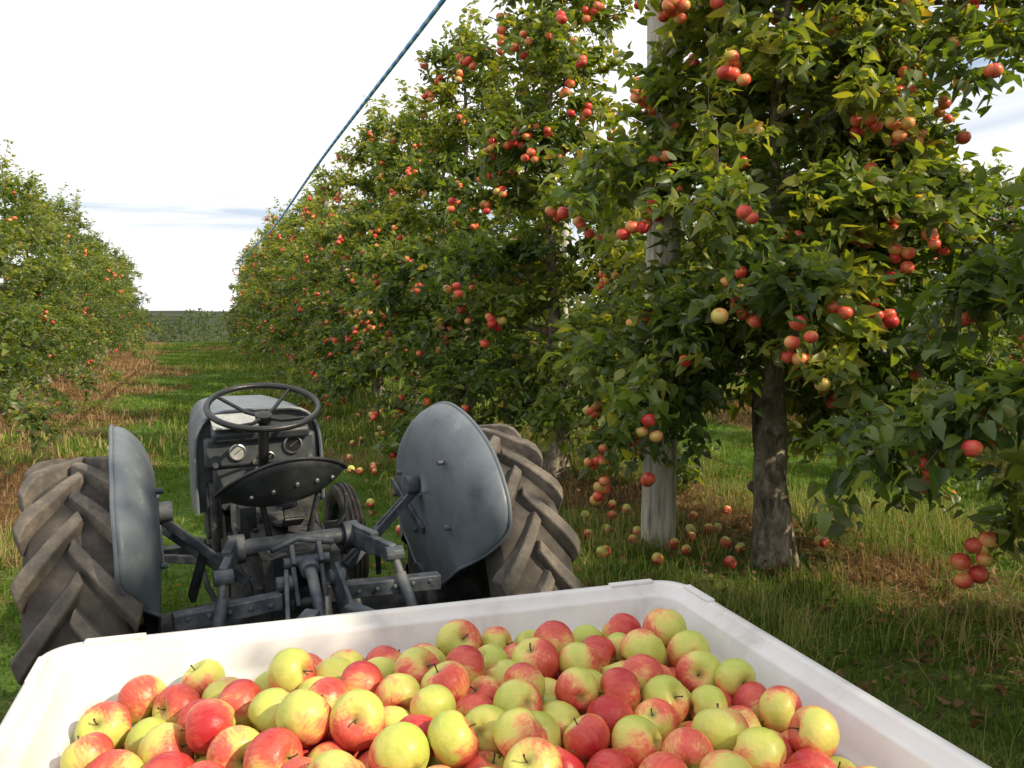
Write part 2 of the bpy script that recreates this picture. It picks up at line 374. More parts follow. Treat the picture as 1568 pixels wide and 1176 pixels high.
def place_tree(me,x,y,rot,s=1.):
    o=bpy.data.objects.new('apple_tree',me); o.location=(x,y,gz(x,y)); o.rotation_euler=(0,0,rot); o.scale=(s,s,s*random.uniform(.97,1.03)); link(o); return o
def gz(x,y):
    if abs(x)>60 or abs(y)>70: base=0
    else: base=.035*mnoise.noise(Vector((x*.35,y*.3,0)))+.012*mnoise.noise(Vector((x*1.6,y*1.4,3)))
    if 1.9<x<5.1: base+=.05*math.cos((x-3.5)/1.6*math.pi/2)
    return base
place_tree(tree_near,3.63,4.56,.6)
place_tree(tv[1],3.78,1.30,2.1)
place_tree(tv[2],3.8,-1.9,1.0); place_tree(tf[1],3.8,-5.0,1.4); place_tree(tf[0],3.7,-8.1,4.4)  # row carried on unseen behind the camera, put in to shade bin and tractor
y=7.65;i=0
while y<51:
    me=tv[(0,2,1,0)[i]] if i<4 else tf[i%2]
    place_tree(me,RX-.1+random.uniform(-.15,.15),y,random.uniform(0,6.28),random.uniform(.95,1.06)); y+=3.05; i+=1
y=10.6;i=0
while y<52:
    place_tree(tl[i%2],-3.0+random.uniform(-.15,.15),y,random.uniform(0,6.28),random.uniform(.80,.98)); y+=3.05; i+=1
for (rx,y0,y1) in ((9.8,0,40),(16.2,4,30)):
    y=y0
    while y<y1:
        place_tree(tl[random.randrange(2)] if rx<12 else tf[1],rx+random.uniform(-.15,.15),y,random.uniform(0,6.28),random.uniform(.86,1.0)); y+=3.1

# ---------------------------------------------------------------- ground
def ground():
    xs=np.unique(np.concatenate([np.linspace(-600,-20,12),np.linspace(-20,25,150),np.linspace(25,600,12)]))
    ys=np.unique(np.concatenate([np.linspace(-300,-5,8),np.linspace(-5,55,200),np.linspace(55,900,16)]))
    V=np.array([(x,y,gz(x,y)) for y in ys for x in xs]); nx=len(xs)
    fs=np.array([(j*nx+i,j*nx+i+1,(j+1)*nx+i+1,(j+1)*nx+i) for j in range(len(ys)-1) for i in range(nx-1)])
    m,nt,b=newmat('orchard_ground')
    g=nt.nodes.new('ShaderNodeNewGeometry'); sep=nt.nodes.new('ShaderNodeSeparateXYZ'); nt.links.new(g.outputs['Position'],sep.inputs[0])
    n1=noise(nt,g.outputs['Position'],.9,5,.65); n2=noise(nt,g.outputs['Position'],14,7,.75)
    grass=ramp(nt,n2.outputs[0],[(.3,(.040,.072,.015)),(.5,(.085,.15,.027)),(.7,(.15,.21,.05))])
    dry=ramp(nt,n2.outputs[0],[(.3,(.055,.034,.020)),(.5,(.16,.095,.052)),(.7,(.29,.19,.11))])
    xx=mathn(nt,'ADD',sep.outputs[0],mathn(nt,'MULTIPLY_ADD',n1.outputs[0],1.0,-.5))
    ph=mathn(nt,'MULTIPLY',mathn(nt,'SUBTRACT',xx,3.45),1/6.3)
    pw=mathn(nt,'ABSOLUTE',mathn(nt,'SUBTRACT',ph,mathn(nt,'ROUND',ph)))
    strip=ramp(nt,pw,[(.22,(1,1,1)),(.31,(0,0,0))])
    own=ramp(nt,mathn(nt,'MULTIPLY',mathn(nt,'ABSOLUTE',mathn(nt,'SUBTRACT',xx,3.2)),.1),[(.26,(.28,.28,.28)),(.31,(1,1,1))])
    sf=mathn(nt,'MULTIPLY',strip.outputs[0],own.outputs[0])
    c=mix(nt,sf,grass.outputs[0],dry.outputs[0])
    far=ramp(nt,mathn(nt,'MULTIPLY',sep.outputs[1],.01),[(.52,(0,0,0)),(.62,(1,1,1))])
    c=mix(nt,far.outputs[0],c,(.055,.06,.03))
    nt.links.new(c,b.inputs['Base Color']); b.inputs['Roughness'].default_value=.95; b.inputs['Specular IOR Level'].default_value=.1
    bump(nt,b,n2.outputs[0],.8,.05)
    me=np_mesh('ground',V,fs,np.zeros((0,3),int),np.zeros(len(fs)),np.zeros(0),[m],np.zeros(len(V)))
    o=bpy.data.objects.new('ground',me); link(o)
ground()
def hill(name,x0,x1,y0,dep,h,seed,col):
    nx,ny=90,14; vs=[];fs=[]
    for j in range(ny+1):
        for i in range(nx+1):
            x=x0+(x1-x0)*i/nx; t=j/ny; y=y0+dep*t
            e=math.sin(min(t*1.4,1)*math.pi/2)*min(1,i/8,(nx-i)/8)
            z=-.3+e*h*(.75+.5*mnoise.noise(Vector((x*.006,seed,t*.6)))+.10*mnoise.noise(Vector((x*.05,seed,t*3)))+.05*mnoise.noise(Vector((x*.25,seed,t*9))))
            vs.append((x,y,z))
    for j in range(ny):
        for i in range(nx): a=j*(nx+1)+i; fs.append((a,a+1,a+nx+2,a+nx+1))
    mb=MB(); mb.add(vs,fs); m=simple(name+'_cover',[tuple(c*.6 for c in col),col,tuple(c*1.5 for c in col)],.12,.95,spec=.05,bumps=0)
    mb.obj(name,[m])
hill('hill',-350,420,130,120,3.4,3,(.05,.055,.04))
def hedge():
    r=np.random.default_rng(5); n=16000
    A=np.stack([r.uniform(-30,30,n),r.normal(size=n)*.7+56,np.zeros(n)],1)
    top=np.array([1.8+.4*mnoise.noise(Vector((x*.5,0,0)))+.3*mnoise.noise(Vector((x*2,0,5))) for x in A[:,0]])
    A[:,2]=r.uniform(0,1,n)**.8*top*np.clip(1-((A[:,1]-56)/1.9)**2,.1,1)
    D=nrm(r.normal(size=(n,3))); V,q,t,k=leaf_cloud(r,A,D,np.array([[0,0,1.]])+r.normal(size=(n,3))*.6,.22,True)
    me=np_mesh('distant_hedge',V,q,t,np.zeros(0),np.zeros(len(t)),[M_leaf],np.repeat(np.clip(r.normal(size=n)*.12+.10,0,.9),k))
    link(bpy.data.objects.new('distant_hedge',me))
hedge()

# ---------------------------------------------------------------- grass (one merged mesh)
def grass_patch(n,h0,h1,lean,v0,v1,mat,w=.005,seed=0,size=1.1,stems=0,clump=.55):
    r=np.random.default_rng(seed); n2=n+stems
    p=np.zeros((n2,3)); p[:,:2]=r.uniform(-size/2,size/2,(n2,2))
    cc=r.uniform(-size/2,size/2,(26,2)); k=r.integers(0,26,n2); f=r.random(n2)<clump
    p[f,:2]=cc[k[f]]+r.normal(size=(f.sum(),2))*.045*size
    p[:,2]=-.02
    az=r.uniform(0,6.28,n2); h=r.uniform(h0,h1,n2)*np.where(f,1.15,.9); ww=np.full(n2,w)*r.uniform(.6,1.3,n2)
    ln=np.abs(r.normal(size=n2))*lean
    var=np.clip(r.uniform(v0,v1,n2)+r.normal(size=26)[k]*.10*f,0,1)
    if stems:
        h[-stems:]=r.uniform(h1*1.1,h1*1.9,stems); ww[-stems:]=w*.5; ln[-stems:]=r.uniform(.1,.6,stems); var[-stems:]=r.uniform(.9,1,stems)
    d=np.stack([np.cos(az),np.sin(az),np.zeros(n2)],1); a2=r.uniform(0,6.28,n2); s=np.stack([np.cos(a2),np.sin(a2),np.zeros(n2)],1)
    V=np.zeros((n2,5,3))
    for i,(t,wt) in enumerate(((0,1),(.55,.85))):
        c=p+d*(h*ln*t*t)[:,None]; c[:,2]+=h*t*(1-.35*np.minimum(ln,1.6)*t)
        V[:,2*i]=c-s*(ww*wt)[:,None]; V[:,2*i+1]=c+s*(ww*wt)[:,None]
    c=p+d*(h*ln)[:,None]; c[:,2]+=h*np.maximum(1-.5*np.minimum(ln,1.6),.15); V[:,4]=c
    return (V,var,mat)
G_short=[grass_patch(2200,.03,.085,.8,.05,.72,0,.004,i,clump=.35) for i in range(3)]
G_tall=[grass_patch(2400,.05,.19,.95,.12,1.,0,.0032,10+i,stems=240) for i in range(4)]
G_dry=[grass_patch(1700,.05,.16,1.9,.15,1.,1,.0038,20+i,stems=30) for i in range(2)]
F_short=[grass_patch(1300,.04,.10,.8,.05,.72,0,.010,31,size=2.2,clump=.3)]
F_tall=[grass_patch(1300,.08,.20,.8,.1,.95,0,.009,32,size=2.2,stems=50)]
F_dry=[grass_patch(1200,.05,.16,1.8,.1,1.,1,.011,33,size=2.2,stems=30)]
GV=[];GA=[];GM=[]
def putg(kind,x,y,s=1.):
    V,var,mat=random.choice(kind); a=random.uniform(0,6.28); c_,s_=math.cos(a)*s,math.sin(a)*s
    W=np.empty_like(V); W[...,0]=V[...,0]*c_-V[...,1]*s_+x; W[...,1]=V[...,0]*s_+V[...,1]*c_+y; W[...,2]=V[...,2]*s*random.uniform(.8,1.25)+gz(x,y)
    GV.append(W); GA.append(np.clip(var+random.uniform(-.14,.12),0,1)); GM.append(np.full(len(V),mat))
def field(y0,y1,st,S,T,Dk,x0,x1):
    yy=y0
    while yy<y1:
        xx=x0
        while xx<x1:
            x=xx+random.uniform(-.2,.2)*st; y=yy+random.uniform(-.2,.2)*st
            ur=x*.9336-y*.3584; zr=x*.3584+y*.9336
            if zr>0 and abs(ur)<zr*.66+1.6:
                k=mnoise.noise(Vector((x*.6,y*.5,5)))
                rel=abs(((x-3.45)/6.3)-round((x-3.45)/6.3))*6.3
                if 1.7<x<5.6: kind=(T if random.random()<(.78 if y<9 else .5) else S) if (k<.30 or y>9) else Dk
                elif rel<1.75+.6*k: kind=Dk if random.random()<(.92 if x<0 else .6) else T
                else: kind=S if random.random()<.93 else T
                putg(kind,x,y,random.uniform(.9,1.15))
            xx+=st
        yy+=st
field(1.2,11.,.82,G_short,G_tall,G_dry,-5,12)
field(11.6,30.,1.7,F_short,F_tall,F_dry,-6,16)
field(30.,52.,1.9,F_short,F_tall,F_dry,-4,4.5)
V=np.concatenate(GV); A_=np.concatenate(GA); Mi=np.concatenate(GM); nb=len(V)
off=np.arange(nb)[:,None,None]*5
gq=(np.array([[0,1,3,2]])[None]+off).reshape(-1,4); gt=(np.array([[2,3,4]])[None]+off).reshape(-1,3)
link(bpy.data.objects.new('grass',np_mesh('grass',V.reshape(-1,3),gq,gt,Mi,Mi,[M_grass,M_straw],np.repeat(A_,5),validate=False)))
def litter():
    r=np.random.default_rng(9); n=3000
    A=np.stack([np.where(r.random(n)<.75,r.normal(size=n)*.9+3.6,r.uniform(-4,11,n)),r.uniform(2,14,n),np.zeros(n)],1)
    A[:,2]=[gz(x,y)+random.uniform(.01,.06) for x,y in A[:,:2]]
    D=nrm(np.stack([r.normal(size=n),r.normal(size=n),r.normal(size=n)*.25],1)); V,q,t,k=leaf_cloud(r,A,D,np.array([[0,0,1.]])+r.normal(size=(n,3))*.35,.07,False,(-2,2.5))
    me=np_mesh('fallen_leaves',V,q,t,np.zeros(len(q)),np.zeros(len(t)),[M_straw],np.repeat(r.uniform(.1,.75,n),k))
    link(bpy.data.objects.new('fallen_leaves',me))
litter()

# ---------------------------------------------------------------- posts and rope
def post(x,y,h,r=.12):
    mb=MB(); zs=[-.1,0,.1,.5,1,1.5,2,2.5,3,3.5,4,4.5,h-.01,h]; n=20; vs=[];fs=[]
    for i,z in enumerate(zs):
        for j in range(n):
            a=2*math.pi*j/n; rr=r*(1.03-.05*z/h)*(1+.03*mnoise.noise(Vector((math.cos(a)*2,math.sin(a)*2,z*.5+x))))*(.93 if i==len(zs)-1 else 1)
            vs.append((rr*math.cos(a)+.01*math.sin(z),rr*math.sin(a),z))
    for i in range(len(zs)-1):
        for j in range(n): fs.append((i*n+j,i*n+(j+1)%n,(i+1)*n+(j+1)%n,(i+1)*n+j))
    fs.append(tuple((len(zs)-1)*n+j for j in range(n)))
    mb.add(vs,fs)
    for z in (1.05,1.9): mb.tube([(r*1.04*math.cos(a),r*1.04*math.sin(a),z) for a in np.linspace(0,2*math.pi,17)[:-1]],.003,5,1,closed=True)
    mb.obj('wooden_post',[M_post,M_wire],loc=(x,y,gz(x,y)))
post(3.14,5.24,5.55,.12)
post(3.3,20.9,4.7,.09); post(3.0,37.,4.75,.10); post(9.6,9.5,5.0,.10); post(9.6,21,5.0,.1)
def cable(name,pts,r,mat,n=8):
    P=[]
    for a,b in zip(pts[:-1],pts[1:]):
        for k in range(12): P.append(Vector(a).lerp(Vector(b),k/12))
    P.append(Vector(pts[-1]))
    for _ in range(30): P=[P[0]]+[(P[i-1]+P[i]*2+P[i+1])/4 for i in range(1,len(P)-1)]+[P[-1]]
    mb=MB(); mb.tube(P,r,n); return mb.obj(name,[mat])
cable('blue_rope',[(2.95,-3,5.5),(2.92,5.3,5.52),(2.9,9.7,5.30),(2.88,19.8,5.07),(2.86,29.5,4.50),(2.9,37,4.62),(2.9,50,4.5)],.030,M_rope)
cable('steel_wire',[(9.7,-5,5.35),(9.7,50,5.3)],.008,M_wire)

# ---------------------------------------------------------------- bin
BINZ=1.156
bin_root=empty('apple_bin',(.32,.93,BINZ)); bin_root.rotation_euler=(0,0,R(-3))
def rrect(h,r,z,n=7,bow=0.):
    pts=[]
    for cx,cy,a0 in ((1,1,0),(-1,1,90),(-1,-1,180),(1,-1,270)):
        for k in range(n+1):
            a=R(a0+90*k/n); pts.append(((h-r)*cx+r*math.cos(a),(h-r)*cy+r*math.sin(a),z))
    return pts
prof=[(.505,.05,-.70),(.525,.05,-.69),(.535,.05,-.115),(.572,.06,-.105),(.577,.06,-.03),(.584,.062,-.022),(.585,.062,-.006),(.580,.06,0),(.566,.055,0),(.562,.052,-.004),(.557,.05,-.014),(.545,.045,-.017),(.541,.042,-.022),(.535,.04,-.06),(.522,.035,-.068),(.515,.035,-.075),(.500,.035,-.66)]
mb=MB(); L=[rrect(*p) for p in prof]; n=len(L[0]); vs=[p for l in L for p in l]; fs=[]
for i in range(len(L)-1):
    for j in range(n): fs.append((i*n+j,i*n+(j+1)%n,(i+1)*n+(j+1)%n,(i+1)*n+j))
fs.append(tuple((len(L)-1)*n+j for j in range(n))); fs.append(tuple(range(n-1,-1,-1)))
mb.add(vs,fs)
mb.obj('bin_shell',[M_plastic],bin_root,bevel=.0,angle=50)
mb=MB()
for sx in(-1,0,1): mb.box((sx*.44,0,-.735),(.12,1.02,.075))
for a in range(4):
    M=Matrix.Rotation(a*math.pi/2,3,'Z')
    for k in range(-4,5):
        if k==0: continue
        c=M@Vector((k*.11,-.536,-.4)); mb.box(c,(.022,.03,.5) if a%2==0 else (.03,.022,.5))
    for sx in(-1,1):
        c=M@Vector((sx*.475,.5725,.0)); mb.box(c,(.095,.017,.010) if a%2==0 else (.017,.095,.010))
mb.obj('bin_skids_and_ribs',[M_plastic],bin_root,bevel=.003)
def apple_mesh(name,skin):
    nu,nv=28,20; mb=MB(); vs=[];fs=[]
    prof=[]
    for i in range(nv+1):
        t=math.pi*i/nv; r=math.sin(t); z=math.cos(t)
        rr=r**.88*(1+.05*z); zz=.93*z-.30*math.exp(-(r/.30)**2)*(1 if z>0 else -.62)
        prof.append((rr,zz))
    for i,(rr,zz) in enumerate(prof):
        for j in range(nu):
            a=2*math.pi*j/nu; lob=1+.03*math.cos(5*a)*max(0,-zz)+.025*math.cos(2*a+.5)
            q=max(rr,.012)*lob; vs.append((q*math.cos(a),q*math.sin(a),zz+(.03*math.cos(5*a) if (zz<-.5 and .2<rr<.6) else 0)))
    for i in range(nv):
        for j in range(nu): j2=(j+1)%nu; fs.append((i*nu+j,(i+1)*nu+j,(i+1)*nu+j2,i*nu+j2))
    mb.add(vs,fs,0)
    mb.tube([(0,0,.60),(.01,0,.75),(.04,.01,.9),(.09,.02,1.02)],[.035,.028,.028,.045],7,1)
    mb.tube([(0,0,-.62),(0,0,-.70)],[.09,.03],7,1)
    me=bpy.data.meshes.new(name); me.from_pydata(mb.v,[],mb.f); me.materials.append(skin); me.materials.append(M_stem)
    me.polygons.foreach_set('material_index',mb.m); me.polygons.foreach_set('use_smooth',[True]*len(mb.f)); me.update(); return me
AM=apple_mesh('apple',M_apple); AM2=apple_mesh('windfall_apple',M_apple2)
def settle(nA=800,seed=3):
    r=np.random.default_rng(seed); rad=r.uniform(.0315,.0395,nA); h=.508; fz=-.25
    P=np.stack([r.uniform(-h+.04,h-.04,nA),r.uniform(-h+.04,h-.04,nA),r.uniform(fz,fz+.42,nA)],1)
    def floor(p): return fz+.05*np.exp(-((p[:,0]-.0)**2+(p[:,1]-.10)**2)/.14)
    for it in range(250):
        if it<210: P[:,2]-=.0045
        d=P[:,None,:]-P[None,:,:]; D=np.sqrt((d**2).sum(2))+np.eye(nA)
        ov=(rad[:,None]+rad[None,:])*.98-D; np.fill_diagonal(ov,0); ov=np.maximum(ov,0)
        P+=(d/D[...,None]*(ov*.42)[...,None]).sum(1).clip(-.03,.03)
        P[:,0]=np.clip(P[:,0],-h+rad,h-rad); P[:,1]=np.clip(P[:,1],-h+rad,h-rad)
        P[:,2]=np.maximum(P[:,2],floor(P)+rad)
    return P,rad
P,rad=settle()
pile=empty('apple_pile',(.32,.93,BINZ)); pile.rotation_euler=(0,0,R(-3))
for p,rr in zip(P,rad):
    o=bpy.data.objects.new('apple',AM); o.location=p; o.scale=(rr*1.03,rr*1.03,rr*random.uniform(.94,1.05))
    o.rotation_euler=(random.gauss(0,1.3),random.gauss(0,1.3),random.uniform(0,6.28)); link(o,pile)
fallen=empty('fallen_apples')
cl=[(3.35,5.6),(3.5,5.25),(2.75,5.6),(2.2,7.5),(1.9,9.0),(3.3,5.0)]
for k in range(80):
    if k<40: c=cl[k%len(cl)]; x=random.gauss(c[0],.16); y=random.gauss(c[1],.3)
    elif k<56: x=random.uniform(2.4,4.6); y=random.uniform(4.5,14)
    else: x=random.uniform(1.2,3.0); y=random.uniform(6,16)
    o=bpy.data.objects.new('fallen_apple',AM2); s=random.uniform(.034,.042); o.location=(x,y,gz(x,y)+s*.95+.02); o.scale=(s,s,s); o.rotation_euler=(random.uniform(0,6),random.uniform(1.2,1.9),random.uniform(2,4)); link(o,fallen)

# ---------------------------------------------------------------- tractor
tr=empty('tractor',(.355,3.05,.0)); tr.rotation_euler=(0,R(-1.3),R(3.5))
WZ=.62; XL=-.66; XR=.72; FX={-1:.435,1:.475}
def tyre(name,cx,cy,cz):
    e=MB()
    pr=[(-.095,.355),(-.12,.385),(-.143,.45),(-.140,.52),(-.122,.565),(-.09,.583),(-.045,.592),(0,.595),(.045,.592),(.09,.583),(.122,.565),(.140,.52),(.143,.45),(.12,.385),(.095,.355)]
    e.lathe(pr,72,(0,0,0),mat=0)
    for sd in(-1,1):
        for k in range(19):
            th0=2*math.pi*k/19+(math.pi/19 if sd>0 else 0)
            vs=[];m=8
            for q in range(m+1):
                s=q/m; x=sd*(-.012+s*.165); th=th0-.36*s**.92+.012*math.sin(k*2.3)*s
                top=.630+.003*math.sin(k*1.7+q)-.006*(x/.15)**2 - (.034*max(0,(s-.84)/.16))
                bot=np.interp(min(abs(x),.122),[0,.045,.09,.122],[.59,.587,.578,.555])-(.02 if abs(x)>.122 else 0)
                wt=.018+.006*s; wb=.030+.008*s
                for (r_,w_) in ((bot,-wb),(top,-wt),(top,wt),(bot,wb)):
                    t2=th+w_/r_; vs.append((x+sd*w_*.35,-r_*math.cos(t2),r_*math.sin(t2)))
            fs=[]
            for q in range(m):
                a=q*4;b=a+4
                fs+=[(a,a+1,b+1,b),(a+1,a+2,b+2,b+1),(a+2,a+3,b+3,b+2)]
            fs+=[(3,2,1,0),(m*4,m*4+1,m*4+2,m*4+3)]
            e.add(vs,fs,1)
    return e.obj(name,[M_rubber,M_lug],tr,bevel=.005,loc=(cx,cy,cz),angle=40)
def rim(name,cx,cy,cz,flip):
    e=MB(); f=flip
    e.lathe([(-.105,.372),(-.10,.350),(-.07,.335),(0,.318),(.07,.335),(.10,.350),(.105,.372)],56)
    e.lathe([(f*.0,.318),(f*.035,.27),(f*.02,.18),(f*.0,.12),(f*.03,.10),(f*.03,.0)],48)
    for k in range(8):
        a=2*math.pi*k/8; e.tube([(f*.0,.14*math.cos(a),.14*math.sin(a)),(f*.035,.14*math.cos(a),.14*math.sin(a))],.014,6)
    e.obj(name,[M_frame],tr,loc=(cx,cy,cz))
for sx,nm in((-1,'left'),(1,'right')):
    wx=XL if sx<0 else XR
    tyre('rear_tyre_'+nm,wx,0,WZ); rim('rear_rim_'+nm,wx,0,WZ,sx)
    e=MB(); pf=[(-.04,.245),(-.058,.28),(-.06,.315),(-.048,.338),(-.034,.340),(-.030,.330),(-.022,.330),(-.018,.352),(-.006,.352),(-.003,.338),(.003,.338),(.006,.352),(.018,.352),(.022,.330),(.030,.330),(.034,.340),(.048,.338),(.06,.315),(.058,.28),(.04,.245)]
    e.lathe(pf,56,mat=0); e.lathe([(-.045,.252),(-.03,.235),(.03,.235),(.045,.252)],48,mat=1)
    e.lathe([(0,.235),(sx*.02,.16),(sx*.0,.09),(sx*.03,.06),(sx*.05,.0)],40,mat=1); e.lathe([(-sx*.07,.0),(-sx*.07,.06),(0,.07)],24,mat=1)
    o=e.obj('front_wheel_'+nm,[M_rubber,M_frame],tr,loc=(sx*.60,1.82,.35))
def fender(name,sx):
    xi=FX[sx]
    out=[(-.13,.715),(-.31,.665),(-.45,.585),(-.55,.47),(-.555,.37),(-.47,.27),(-.31,.17),(-.15,.075),(-.03,.03),(.06,.04),(.20,.13),(.37,.22),(.49,.30),(.545,.39),(.51,.49),(.40,.59),(.23,.68),(.04,.725)]
    k=len(out); pts=[]
    for i in range(k):
        p0,p1,p2,p3=[Vector(out[(i+q)%k]) for q in(-1,0,1,2)]
        for t in (0,.25,.5,.75):
            pts.append(.5*((2*p1)+(p2-p0)*t+(2*p0-5*p1+4*p2-p3)*t*t+(3*p1-p0-3*p2+p3)*t**3))
    c=Vector((-.03,.40)); rings=[0.,.25,.5,.68,.78,.86,.92,.965,.99,1.0]; n=len(pts); vs=[];fs=[]
    for rg in rings:
        for p in pts:
            q=c+(p-c)*rg; R_=p.length
            out_w=max(0,min(1,(R_-.40)/.26))
            kk=max(0,(rg-.45)/.55); xo=(.02*rg*rg)+out_w*.105*(1-math.sqrt(max(0,1-kk**2)))+.004*mnoise.noise(Vector((q.x*6,q.y*6,sx*3)))
            vs.append((sx*(xi+xo),q.x,q.y+WZ))
    for i in range(len(rings)-1):
        for j in range(n): fs.append((i*n+j,i*n+(j+1)%n,(i+1)*n+(j+1)%n,(i+1)*n+j))
    e=MB(); e.add(vs,fs)
    e.tube([vs[(len(rings)-1)*n+j] for j in range(n)],.006,6,0,closed=True)
    o=e.obj('fender_'+name,[M_paint],tr,angle=60)
    s=o.modifiers.new('s','SOLIDIFY'); s.thickness=.003
    e=MB()
    for (a,b) in ((-.30,.95),(.25,1.05),(.05,.86),(-.25,1.17),(.3,.95)):
        e.tube([(sx*(xi-.012),a,b),(sx*(xi+.01),a,b)],.010,8)
    e.bar((sx*(xi-.006),.34,1.0),(sx*(xi-.006),-.05,.88),.010,.03)
    e.obj('fender_bolts_'+name,[M_frame],tr,bevel=.002)
fender('left',-1); fender('right',1)
e=MB()
e.lathe([(-.50,.0),(-.50,.12),(-.46,.125),(-.45,.075),(-.2,.10),(-.16,.15),(0,.16),(.16,.15),(.2,.10),(.45,.075),(.46,.125),(.50,.12),(.50,0)],28,(0,0,WZ))
e.lathe([(-.65,.06),(-.50,.06)],16,(0,0,WZ)); e.lathe([(.70,.06),(.50,.06)],16,(0,0,WZ))
e.box((0,.15,.60),(.32,.60,.38)); e.box((0,.62,.58),(.28,.5,.34)); e.box((0,1.2,.62),(.30,.75,.40))
e.box((0,.08,.83),(.26,.50,.12)); e.box((0,-.10,.80),(.20,.14,.20)); e.box((0,-.19,.66),(.22,.05,.24))
e.tube([(0,.4,.80),(0,.4,.93)],[.10,.08],16); e.box((0,.55,.86),(.18,.3,.16))
e.tube([(-.06,-.2,.50),(-.06,-.30,.50)],.028,14)
for a in range(10):
    t=2*math.pi*a/10; e.tube([(.09*math.cos(t),-.215,.66+.10*math.sin(t)),(.09*math.cos(t),-.232,.66+.10*math.sin(t))],.010,6)
for x in(-.1,.1):
    for yv in(-.12,.05,.2,.3): e.tube([(x,yv,.885),(x,yv,.905)],.011,6)
e.box((.10,.32,.95),(.07,.10,.12)); e.box((-.12,.30,.93),(.06,.12,.10)); e.tube([(-.15,.25,.80),(-.15,.45,.86),(-.13,.66,.98)],.013,8); e.tube([(.16,.2,.78),(.17,.45,.88),(.15,.68,1.0)],.011,8)
e.obj('transmission_and_axle',[M_cast],tr,bevel=.012)
e=MB()
e.tube([(-.20,-.04,.90),(.20,-.04,.90)],.030,16)
for sx in(-1,1):
    xf=FX[sx]-.01
    e.tube([(sx*.17,-.04,.90),(sx*.225,-.04,.90)],.050,14)
    e.bar((sx*.20,-.04,.90),(sx*.27,-.34,.90),.028,.058); e.bar((sx*.20,-.02,.905),(sx*.245,-.2,.90),.032,.08)
    e.tube([(sx*.27,-.34,.90),(sx*.33,-.50,.60)],.013,8); e.tube([(sx*.28,-.37,.84),(sx*.305,-.43,.73)],.020,10)
    e.tube([(sx*.24,-.345,.90),(sx*.30,-.345,.90)],.025,10)
    e.bar((sx*.26,.1,.46),(sx*.33,-.52,.58),.022,.055); e.bar((sx*.33,-.5,.58),(sx*.34,-.80,.58),.024,.06)
    e.bar((sx*.17,-.10,.80),(sx*xf,.02,1.02),.012,.034); e.bar((sx*.19,.06,.76),(sx*xf,.16,.96),.012,.034)
    e.bar((sx*.30,-.02,.90),(sx*.34,.12,.70),.02,.04)
    e.tube([(sx*(xf-.035),.02,1.045),(sx*(xf+.01),.02,1.045)],.035,12)
    e.tube([(sx*.14,-.24,.62),(sx*.20,-.30,.66),(sx*.28,-.42,.64)],.009,6)
    e.bar((sx*.10,-.34,.80),(sx*.42,-.36,.79),.05,.05)
    for q in range(5): e.tube([(sx*(.14+.06*q),-.375,.80),(sx*(.14+.06*q),-.388,.80)],.009,6)
e.obj('lift_linkage',[M_frame],tr,bevel=.004)
e=MB()
for sx in(-1,1):
    e.bar((sx*.045,-.20,.88),(sx*.045,-.28,.74),.016,.11); e.bar((sx*.045,-.16,.84),(sx*.045,-.26,.92),.016,.07)
    e.bar((sx*.075,-.30,.86),(sx*.10,-.45,.72),.014,.10); e.tube([(sx*.06,-.31,.84),(sx*.11,-.31,.84)],.026,10)
e.tube([(-.075,-.25,.89),(.075,-.25,.89)],.018,10); e.tube([(-.06,-.28,.76),(.06,-.28,.76)],.016,10)
e.tube([(0,-.25,.89),(0,-.34,.86),(0,-.50,.72)],[.024,.018,.016],12); e.tube([(0,-.27,.885),(0,-.31,.87)],.032,12)
e.tube([(-.11,-.22,.93),(-.02,-.2,.955),(.10,-.21,.93)],.012,8)
e.obj('top_link',[M_frame],tr,bevel=.003)
e=MB(); e.tube([(.02,-.46,.83),(.02,-.47,.76)],[.010,.014],8); e.tube([(.02,-.47,.66),(.02,-.47,.76)],.010,8)
e.obj('hitch_pin',[M_chrome],tr)
e=MB()
e.bar((-.46,-.80,.76),(.46,-.80,.76),.05,.07); e.bar((-.46,-.80,.46),(.46,-.80,.46),.05,.08)
for sx in(-1,1):
    e.bar((sx*.24,-.80,.40),(sx*.24,-.80,.82),.06,.05); e.bar((sx*.38,-.78,.60),(sx*.44,-.78,.60),.05,.1)
    e.bar((sx*.22,-.78,.78),(sx*.05,-.60,.84),.05,.02); e.bar((sx*.24,-.82,.385),(sx*.24,-2.3,.36),.10,.03)
    e.bar((sx*.06,-.50,.70),(sx*.20,-.78,.76),.014,.11)
e.obj('fork_carriage',[M_frame],tr,bevel=.005)
e=MB()
for sx in(-1,1):
    e.box((sx*.34,.42,.42),(.20,.24,.02)); e.box((sx*.26,.42,.48),(.04,.05,.16)); e.box((sx*.36,.05,.44),(.22,.05,.04),(0,0,10))
    e.tube([(sx*.2,.35,.5),(sx*.26,.5,.62),(sx*.28,.62,.74)],.012,8); e.box((sx*.28,.63,.76),(.07,.015,.06))
    e.bar((sx*.40,-.10,.46),(sx*.40,-.10,.62),.02,.03); e.box((sx*.37,-.12,.45),(.16,.08,.02))
e.tube([(.0,.42,.93),(.02,.40,1.02),(.04,.36,1.08)],[.012,.010,.009],8)
e.tube([(.13,.02,.88),(.19,-.02,.98),(.19,-.03,1.05)],.009,8)
e.tube([(-.14,.10,.88),(-.15,.05,.98)],.010,8)
e.obj('controls',[M_cast],tr,bevel=.003)
nU,nR=48,12; vs=[];fs=[]
def seatz(x,y):
    q=math.sqrt((x/.235)**2+(y/.19)**2)
    return .085*q**2.4+.065*max(0,-y/.19)**1.6*min(q,1)**2-.03*max(0,y/.19)**2
